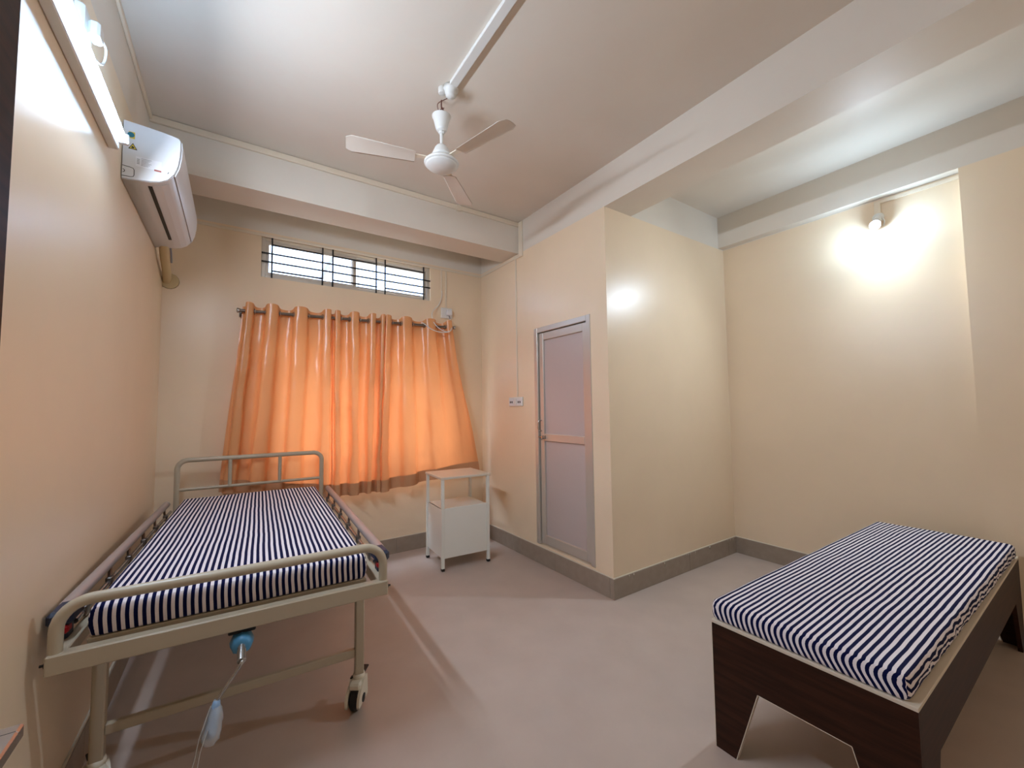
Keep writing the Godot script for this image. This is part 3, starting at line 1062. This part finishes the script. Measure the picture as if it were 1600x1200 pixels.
func patient_bed() -> void:
	var TH := -0.044
	var at := Vector3(0.556, 0, 1.187)
	var bed := thing("hospital_bed", "cream steel hospital bed on casters against the left wall", "bed", at, TH)
	var hw := 0.4605
	var ft := 0.987
	var yf := 0.668
	var b := MB.new()
	# deck frame: side angles, foot and head bars
	for s in [-1, 1]:
		b.box(Vector3(s * (hw - 0.018), yf - 0.05, -ft), Vector3(s * (hw + 0.012), yf - 0.008, ft - 0.01), 0.003)
	b.box(Vector3(-hw - 0.016, yf - 0.056, ft - 0.016), Vector3(hw + 0.016, yf, ft + 0.022), 0.004)
	b.box(Vector3(-hw - 0.016, yf - 0.056, -ft - 0.022), Vector3(hw + 0.016, yf, -ft + 0.016), 0.004)
	for z in [-0.45, 0.1, 0.62]:
		b.box(Vector3(-hw + 0.018, yf - 0.05, z - 0.015), Vector3(hw - 0.018, yf - 0.018, z + 0.015), 0.003)
	put("frame", b, M.bedpaint, bed)
	# sheet-metal deck in four sections
	for e in [[-0.96, -0.40], [-0.38, -0.02], [0.0, 0.38], [0.40, 0.95]]:
		b = MB.new()
		b.box(Vector3(-0.405, yf - 0.012, e[0]), Vector3(0.405, yf + 0.004, e[1]), 0.003)
		put("deck_panel", b, M.bedpaint, bed)
	# legs, stretchers
	for z in [-0.72, 0.655]:
		for s in [-1, 1]:
			b = MB.new()
			b.box(Vector3(s * 0.438 - 0.019, 0.135, z - 0.019), Vector3(s * 0.438 + 0.019, yf - 0.05, z + 0.019), 0.004)
			put("leg", b, M.bedpaint, bed)
		b = MB.new()
		b.box(Vector3(-0.419, 0.218, z - 0.012), Vector3(0.419, 0.254, z + 0.012), 0.003)
		put("stretcher", b, M.bedpaint, bed)
		for s in [-1, 1]: caster(bed, Vector3(s * 0.438, 0, z), -0.55 if s > 0 else 0.35)
	# headboard and foot hoops
	for e in [[-ft, 1.009, 0.06], [ft, 0.803, 0.075]]:
		var z: float = e[0]
		var yt: float = e[1]
		var rc: float = e[2]
		var path := [Vector3(-hw, yf - 0.05, z)]
		path.append_array(arc(Vector3(-hw + rc, yt - rc, z), Vector3(-rc, 0, 0), Vector3(0, rc, 0), 0, PI / 2, 8))
		path.append_array(arc(Vector3(hw - rc, yt - rc, z), Vector3(0, rc, 0), Vector3(rc, 0, 0), 0, PI / 2, 8))
		path.append(Vector3(hw, yf - 0.05, z))
		b = MB.new()
		b.tube(path, 0.0165, 16)
		var hoop := put("headboard" if z < 0 else "footboard", b, M.bedpaint, bed)
		if z < 0:
			b = MB.new()
			b.tube([Vector3(-hw, 0.804, z), Vector3(hw, 0.804, z)], 0.011, 12)
			put("cross_rail", b, M.bedpaint, hoop)
			for x in [-0.155, 0.165]:
				b = MB.new()
				b.tube([Vector3(x, 0.804, z), Vector3(x, yt, z)], 0.0125, 12)
				put("upright", b, M.bedpaint, hoop)
	# bolts at the ends of the foot bar
	for s in [-1, 1]:
		b = MB.new()
		b.xf = Transform3D(Basis(Vector3.BACK, -s * PI / 2), Vector3(s * (hw + 0.016), yf - 0.028, ft + 0.003))
		b.lathe([Vector2(0, 0), Vector2(0.009, 0), Vector2(0.009, 0.004), Vector2(0.004, 0.005), Vector2(0.004, 0.013), Vector2(0, 0.013)], 8)
		put("bolt", b, M.dark, bed)
	# folded side rails, top tube still in its wrapping
	for s in [-1, 1]:
		var x: float = s * 0.494
		b = MB.new()
		b.tube([Vector3(x, 0.735, -0.86), Vector3(x, 0.73, 0.82)], 0.02, 14)
		var rail := put("side_rail", b, M.wrap, bed)
		b = MB.new()
		b.tube([Vector3(x - s * 0.022, 0.685, -0.86), Vector3(x - s * 0.022, 0.68, 0.80)], 0.009, 10)
		put("lower_tube", b, M.steel, rail)
		for z in [-0.78, -0.50, -0.22, 0.06, 0.34, 0.62]:
			b = MB.new()
			b.tube([Vector3(x, 0.722, z), Vector3(x - s * 0.022, 0.68, z + 0.1)], 0.007, 8)
			b.box(Vector3(x - s * 0.034, 0.665, z + 0.085), Vector3(x - s * 0.012, 0.70, z + 0.115), 0.003)
			put("folding_strut", b, M.rodsteel, rail)
		b = MB.new()
		b.box(Vector3(x - s * 0.045, 0.705, 0.80), Vector3(x + s * 0.016, 0.75, 0.905), 0.012)
		b.box(Vector3(x - s * 0.03, 0.655, 0.83), Vector3(x + s * 0.006, 0.71, 0.885), 0.008)
		put("rail_latch", b, M.slate, rail)
		b = MB.new()
		b.box(Vector3(x - s * 0.036, 0.682, 0.868), Vector3(x + s * 0.004, 0.707, 0.905), 0.006)
		put("release_button", b, M.red, rail)
	# crank under the foot bar
	var cx := -0.012
	b = MB.new()
	b.box(Vector3(cx - 0.04, yf - 0.075, ft - 0.04), Vector3(cx + 0.04, yf - 0.056, ft + 0.0), 0.003)
	var crank := put("crank", b, M.dark, bed)
	b = MB.new()
	b.xf = Transform3D(Basis(Vector3.RIGHT, PI / 2), Vector3(cx, yf - 0.105, ft - 0.03))
	b.lathe([Vector2(0, 0), Vector2(0.034, 0), Vector2(0.036, 0.015), Vector2(0.033, 0.045), Vector2(0.025, 0.058), Vector2(0.014, 0.06), Vector2(0, 0.06)], 8)
	put("crank_cap", b, M.blue, crank)
	b = MB.new()
	b.tube([Vector3(cx, yf - 0.105, ft + 0.02), Vector3(cx + 0.002, yf - 0.13, ft + 0.075)], 0.013, 14)
	put("crank_socket", b, M.steel, crank)
	var r0 := Vector3(cx + 0.002, yf - 0.125, ft + 0.062)
	var r1 := Vector3(cx - 0.062, 0.425, ft + 0.05)
	b = MB.new()
	b.tube(smooth_path([r0, r0 + Vector3(0.0, -0.008, 0.016), r0 + Vector3(-0.012, -0.03, 0.015), r1], 6), 0.0055, 10)
	put("crank_rod", b, M.steel, crank)
	b = MB.new()
	var gd := (Vector3(-0.016, -0.095, 0.02)).normalized()
	var gx := gd.cross(Vector3.BACK).normalized()
	b.xf = Transform3D(Basis(gx, gd, gx.cross(gd)), r1)
	b.lathe([Vector2(0, 0), Vector2(0.009, 0), Vector2(0.012, 0.012), Vector2(0.0145, 0.05), Vector2(0.0165, 0.085), Vector2(0.015, 0.098), Vector2(0.006, 0.1), Vector2(0, 0.1)], 16)
	put("crank_grip", b, M.paleblue, crank)
	# thin bag still on the grip
	var bag := thing("plastic_bag", "clear plastic bag tied over the bed crank grip", "bag")
	var base := Transform3D(Basis(Vector3.UP, TH), at)
	bag.transform = base * Transform3D(Basis(gx, gd, gx.cross(gd)), r1)
	b = MB.new()
	var rows := []
	var rng := RandomNumberGenerator.new()
	rng.seed = 12
	for i in 10:
		var u := i / 9.0
		var rad := [0.008, 0.011, 0.018, 0.022, 0.024, 0.026, 0.027, 0.026, 0.022, 0.012][i] as float
		var ring := PackedVector3Array()
		for k in 16:
			var a := TAU * k / 16
			var rr: float = rad * (1.0 + 0.22 * (rng.randf() - 0.5))
			ring.append(Vector3(cos(a) * rr - 0.004 * u, -0.004 + u * 0.124, sin(a) * rr * 0.8))
		rows.append(ring)
	b.grid(rows, true, false, false)
	put("sleeve", b, M.film, bag)
	for e in [[Vector3(0.014, 0.01, 0.012), Vector3(0.026, 0.09, 0.016), Vector3(0.028, 0.16, 0.014), Vector3(0.045, 0.205, 0.016)], [Vector3(0.008, 0.07, 0.02), Vector3(0.016, 0.125, 0.022), Vector3(0.014, 0.18, 0.02)]]:
		b = MB.new()
		b.tube(smooth_path(e, 6), 0.005, 6, true, 0.0012)
		put("loose_tail", b, mat(Color(0.80, 0.78, 0.76), 0.4), bag)
	# mattress
	var m := thing("mattress", "mattress in navy and white stripes on the hospital bed", "mattress", at, TH)
	b = MB.new()
	mattress(b, 0.80, 1.79, 0.092, 0.015, 0.0024, 0.002, 31)
	var mm := put("cover", b, M.cloth, m)
	mm.position = Vector3(0.0, yf + 0.006 + 0.046, 0.058)

func caster(bed: Node3D, at: Vector3, turn: float) -> void:
	var B := Basis(Vector3.UP, turn)
	# rolls along local z, axle along local x; the swivel sits ahead of the wheel
	var w := Vector3(0, 0.05, 0.028)
	var b := MB.new()
	b.xf = Transform3D(B, at)
	b.lathe([Vector2(0, 0.118), Vector2(0.024, 0.118), Vector2(0.027, 0.128), Vector2(0.025, 0.142), Vector2(0, 0.143)], 18)
	var hood := PackedVector2Array()
	for i in 15:
		var a := deg_to_rad(-20 + 215.0 * i / 14)
		hood.append(Vector2(w.z + cos(a) * 0.056, w.y + sin(a) * 0.056))
	hood.append(Vector2(-0.02, 0.10)); hood.append(Vector2(-0.022, 0.124)); hood.append(Vector2(0.022, 0.124)); hood.append(Vector2(0.05, 0.10))
	hood = Geometry2D.convex_hull(hood)
	hood.remove_at(hood.size() - 1)
	for s in [-1.0, 1.0]:
		var q := MB.new()
		b.xf = Transform3D(B * Basis(Vector3(0, 0, -1), Vector3.UP, Vector3(1, 0, 0)), at)
		var flipped := PackedVector2Array()
		for p in hood: flipped.append(Vector2(-p.x, p.y))
		b.prism(flipped, s * 0.021, s * 0.032, true)
	b.xf = Transform3D(B, at)
	b.box(Vector3(-0.026, 0.094, -0.016), Vector3(0.026, 0.124, 0.06), 0.01)
	var c := put("caster", b, M.caster, bed)
	b = MB.new()
	b.xf = Transform3D(B * Basis(Vector3.BACK, PI / 2), at + B * w)
	b.lathe([Vector2(0, -0.0195), Vector2(0.03, -0.0195), Vector2(0.045, -0.018), Vector2(0.05, -0.011), Vector2(0.05, 0.011), Vector2(0.045, 0.018), Vector2(0.03, 0.0195), Vector2(0, 0.0195)], 28)
	put("wheel", b, M.dark, c)
	for s in [-1.0, 1.0]:
		b = MB.new()
		b.xf = Transform3D(B * Basis(Vector3.BACK, PI / 2), at + B * (w + Vector3(s * 0.0325, 0, 0)))
		b.lathe([Vector2(0, -0.002), Vector2(0.018, -0.002), Vector2(0.018, 0.002), Vector2(0, 0.002)], 18)
		put("hub_cap", b, M.dark, c)
	b = MB.new()
	b.xf = Transform3D(B, at)
	b.box(Vector3(-0.02, 0.126, -0.075), Vector3(0.02, 0.134, -0.02), 0.003)
	put("brake_pedal", b, M.dark, c)
	b = MB.new()
	b.xf = Transform3D(B, at)
	b.box(Vector3(-0.034, 0.118, 0.0), Vector3(-0.024, 0.130, 0.02), 0.003)
	put("swivel_lock", b, M.dark, c)

func bench() -> void:
	# low plywood couch: shaped end panels, long side panels, edge strip, top board
	var o := thing("attendant_couch", "low dark brown wooden couch at the lower right", "couch", Vector3(2.08, 0, 2.92))
	var L := 2.02
	var W := 0.607
	var h := 0.485
	for x in [0.0, L - 0.018]:
		var poly := PackedVector2Array()
		for p in [[0, 0], [0.08, 0], [0.168, 0.283], [0.447, 0.283], [0.527, 0], [W, 0], [W, h - 0.008], [0, h - 0.008]]:
			poly.append(Vector2(-p[0], p[1]))
		var b := MB.new()
		b.xf = Transform3D(Basis(Vector3(0, 0, -1), Vector3.UP, Vector3(1, 0, 0)), Vector3.ZERO)
		b.prism(poly, x, x + 0.018)
		var ep := put("end_panel", b, M.wood, o)
		b = MB.new()
		var q := [[0, 0], [0.08, 0], [0.168, 0.283], [0.447, 0.283], [0.527, 0], [W, 0], [W, h - 0.008], [0, h - 0.008]]
		for i in [1, 2, 3, 7]:
			var p0 := Vector3(x + 0.0088, q[i][1], q[i][0])
			var p1 := Vector3(x + 0.0088, q[(i + 1) % 8][1], q[(i + 1) % 8][0])
			var dv := (p1 - p0).normalized()
			b.xf = Transform3D(Basis(Vector3.RIGHT, dv, Vector3.RIGHT.cross(dv)), p0)
			b.box(Vector3(-0.0092, 0, -0.0012), Vector3(0.0092, p0.distance_to(p1), 0.0012))
		put("edge_band", b, M.edge, ep)
	for z in [0.0, W - 0.018]:
		var poly := PackedVector2Array([Vector2(0.018, 0.285), Vector2(L - 0.018, 0.285), Vector2(L - 0.018, h - 0.008), Vector2(0.018, h - 0.008)])
		poly = PackedVector2Array([Vector2(0.0185, 0), Vector2(0.09, 0), Vector2(0.20, 0.285), Vector2(L - 0.20, 0.285), Vector2(L - 0.09, 0), Vector2(L - 0.0185, 0), Vector2(L - 0.0185, h - 0.008), Vector2(0.0185, h - 0.008)])
		var b := MB.new()
		b.prism(poly, z, z + 0.018)
		put("side_panel", b, M.wood, o)
	var b := MB.new()
	b.box(Vector3(-0.001, h - 0.008, -0.001), Vector3(L + 0.001, h + 0.004, W + 0.001), 0.001)
	put("top_board", b, M.edge, o)
	var m := thing("mattress", "thin mattress in wavy navy and white stripes on the wooden couch", "mattress", Vector3(2.08 + 0.004 + 0.975, h + 0.0045 + 0.039, 2.92 + 0.302), -PI / 2 - 0.008)
	b = MB.new()
	mattress(b, 0.585, 1.95, 0.078, 0.017, 0.0026, 0.010, 77)
	put("cover", b, M.cloth, m)

func locker() -> void:
	var TH := -0.06
	var o := thing("bedside_locker", "white steel bedside locker beside the orange curtains", "locker", Vector3(2.15, 0, 0.49), TH)
	var w := 0.212
	var d := 0.188
	for x in [-w, w]:
		for z in [-d, d]:
			var b := MB.new()
			b.box(Vector3(x - 0.0125, 0.02, z - 0.0125), Vector3(x + 0.0125, 0.752, z + 0.0125), 0.002)
			var l := put("leg", b, M.lockpaint, o)
			b = MB.new()
			b.box(Vector3(x - 0.0145, 0, z - 0.0145), Vector3(x + 0.0145, 0.024, z + 0.0145), 0.004)
			put("rubber_foot", b, M.black, l)
	var b := MB.new()
	b.box(Vector3(-w - 0.018, 0.752, -d - 0.018), Vector3(w + 0.018, 0.772, d + 0.018), 0.003)
	put("table_top", b, M.locktop, o)
	b = MB.new()
	b.box(Vector3(-w + 0.0125, 0.497, -d + 0.004), Vector3(w - 0.0125, 0.502, d - 0.002))
	put("shelf", b, M.lockpaint, o)
	b = MB.new()
	for s in [-1, 1]:
		b.box(Vector3(s * (w + 0.003), 0.1, -d + 0.0125), Vector3(s * (w - 0.003), 0.498, d - 0.0125))
	b.box(Vector3(-w + 0.01, 0.1, -d + 0.004), Vector3(w - 0.01, 0.106, d - 0.004))
	b.box(Vector3(-w + 0.0125, 0.1, -d - 0.002), Vector3(w - 0.0125, 0.5, -d + 0.004))
	put("cabinet", b, M.lockpaint, o)
	b = MB.new()
	b.box(Vector3(-w + 0.0125, 0.1, d - 0.002), Vector3(w - 0.0125, 0.512, d + 0.008), 0.002)
	put("front_panel", b, M.lockpaint, o)

func sockets() -> void:
	# twin socket by the toilet door
	var o := thing("wall_socket", "white double socket left of the toilet door", "socket", Vector3(X2, 1.408, 0.66))
	var b := MB.new()
	b.box(Vector3(-0.014, -0.043, -0.112), Vector3(0, 0.043, 0.112), 0.004)
	put("plate", b, M.plastic, o)
	for s in [-1, 1]:
		b = MB.new()
		b.box(Vector3(-0.017, -0.03, s * 0.066 - 0.035), Vector3(-0.014, 0.03, s * 0.066 + 0.035), 0.0015)
		var f := put("socket_face", b, M.acwhite, o)
		for p in [[-0.014, -0.004], [0.014, -0.004]]:
			b = MB.new()
			b.box(Vector3(-0.0185, p[1] - 0.010, s * 0.066 + p[0] - 0.008), Vector3(-0.0165, p[1] + 0.010, s * 0.066 + p[0] + 0.008), 0.0005)
			put("pin_hole", b, M.dark, f)
	b = MB.new()
	b.box(Vector3(-0.021, -0.028, -0.02), Vector3(-0.014, 0.028, 0.02), 0.004)
	put("rocker_switch", b, M.plastic, o)
	# high single socket with a plug
	o = thing("wall_socket", "white single socket with a plug right of the high window", "socket", Vector3(2.273, 2.342, 0))
	b = MB.new()
	b.box(Vector3(-0.062, -0.055, 0), Vector3(0.062, 0.055, 0.02), 0.004)
	put("plate", b, M.plastic, o)
	b = MB.new()
	b.box(Vector3(-0.012, -0.028, 0.02), Vector3(0.05, 0.032, 0.052), 0.01)
	put("plug", b, M.acwhite, o)
	b = MB.new()
	b.tube([Vector3(0.018, -0.024, 0.036), Vector3(0.022, -0.068, 0.04)], 0.0055, 8)
	put("cord_grip", b, M.grey, o)
	var c := MB.new()
	c.tube(smooth_path([Vector3(2.296, 2.275, 0.042), Vector3(2.28, 2.19, 0.12), Vector3(2.235, 2.127, 0.172), Vector3(2.17, 2.118, 0.178), Vector3(2.10, 2.155, 0.172), Vector3(2.07, 2.225, 0.13), Vector3(2.10, 2.33, 0.05), Vector3(2.19, 2.43, 0.016), Vector3(2.22, 2.52, 0.012), Vector3(2.22, 2.57, 0.012)], 8), 0.0045, 8)
	tag(put("power_cord", c, M.plastic), "white cord looping from the plug down over the curtain top", "cord")
	c = MB.new()
	c.tube(smooth_path([Vector3(1.975, 2.21, 0.06), Vector3(1.985, 2.165, 0.155), Vector3(2.03, 2.125, 0.182), Vector3(2.10, 2.105, 0.187), Vector3(2.18, 2.106, 0.187), Vector3(2.245, 2.135, 0.175), Vector3(2.285, 2.20, 0.11)], 8), 0.0045, 8)
	tag(put("power_cord", c, M.plastic), "second white loop of cord hanging lower across the curtain top", "cord")

func entrance_leaf() -> void:
	var d := thing("door_2", "dark brown entrance door open against the left wall", "door", Vector3(0.065, 0.01, 2.738))
	d.set_meta("kind", "structure")
	var b := MB.new()
	b.box(Vector3(0, 0, 0), Vector3(0.035, 2.3, 0.85), 0.002)
	put("door_leaf", b, M.wood, d)
	var z := 0.165
	b = MB.new()
	b.box(Vector3(0.035, 0.80, z - 0.012), Vector3(0.041, 0.90, z + 0.05), 0.002)
	var p := put("lock_plate", b, M.steel, d)
	b = MB.new()
	b.box(Vector3(0.041, 0.835, z), Vector3(0.135, 0.857, z + 0.024), 0.003)
	b.box(Vector3(0.113, 0.835, z + 0.02), Vector3(0.135, 0.857, z + 0.15), 0.003)
	put("lever_handle", b, M.steel, p)
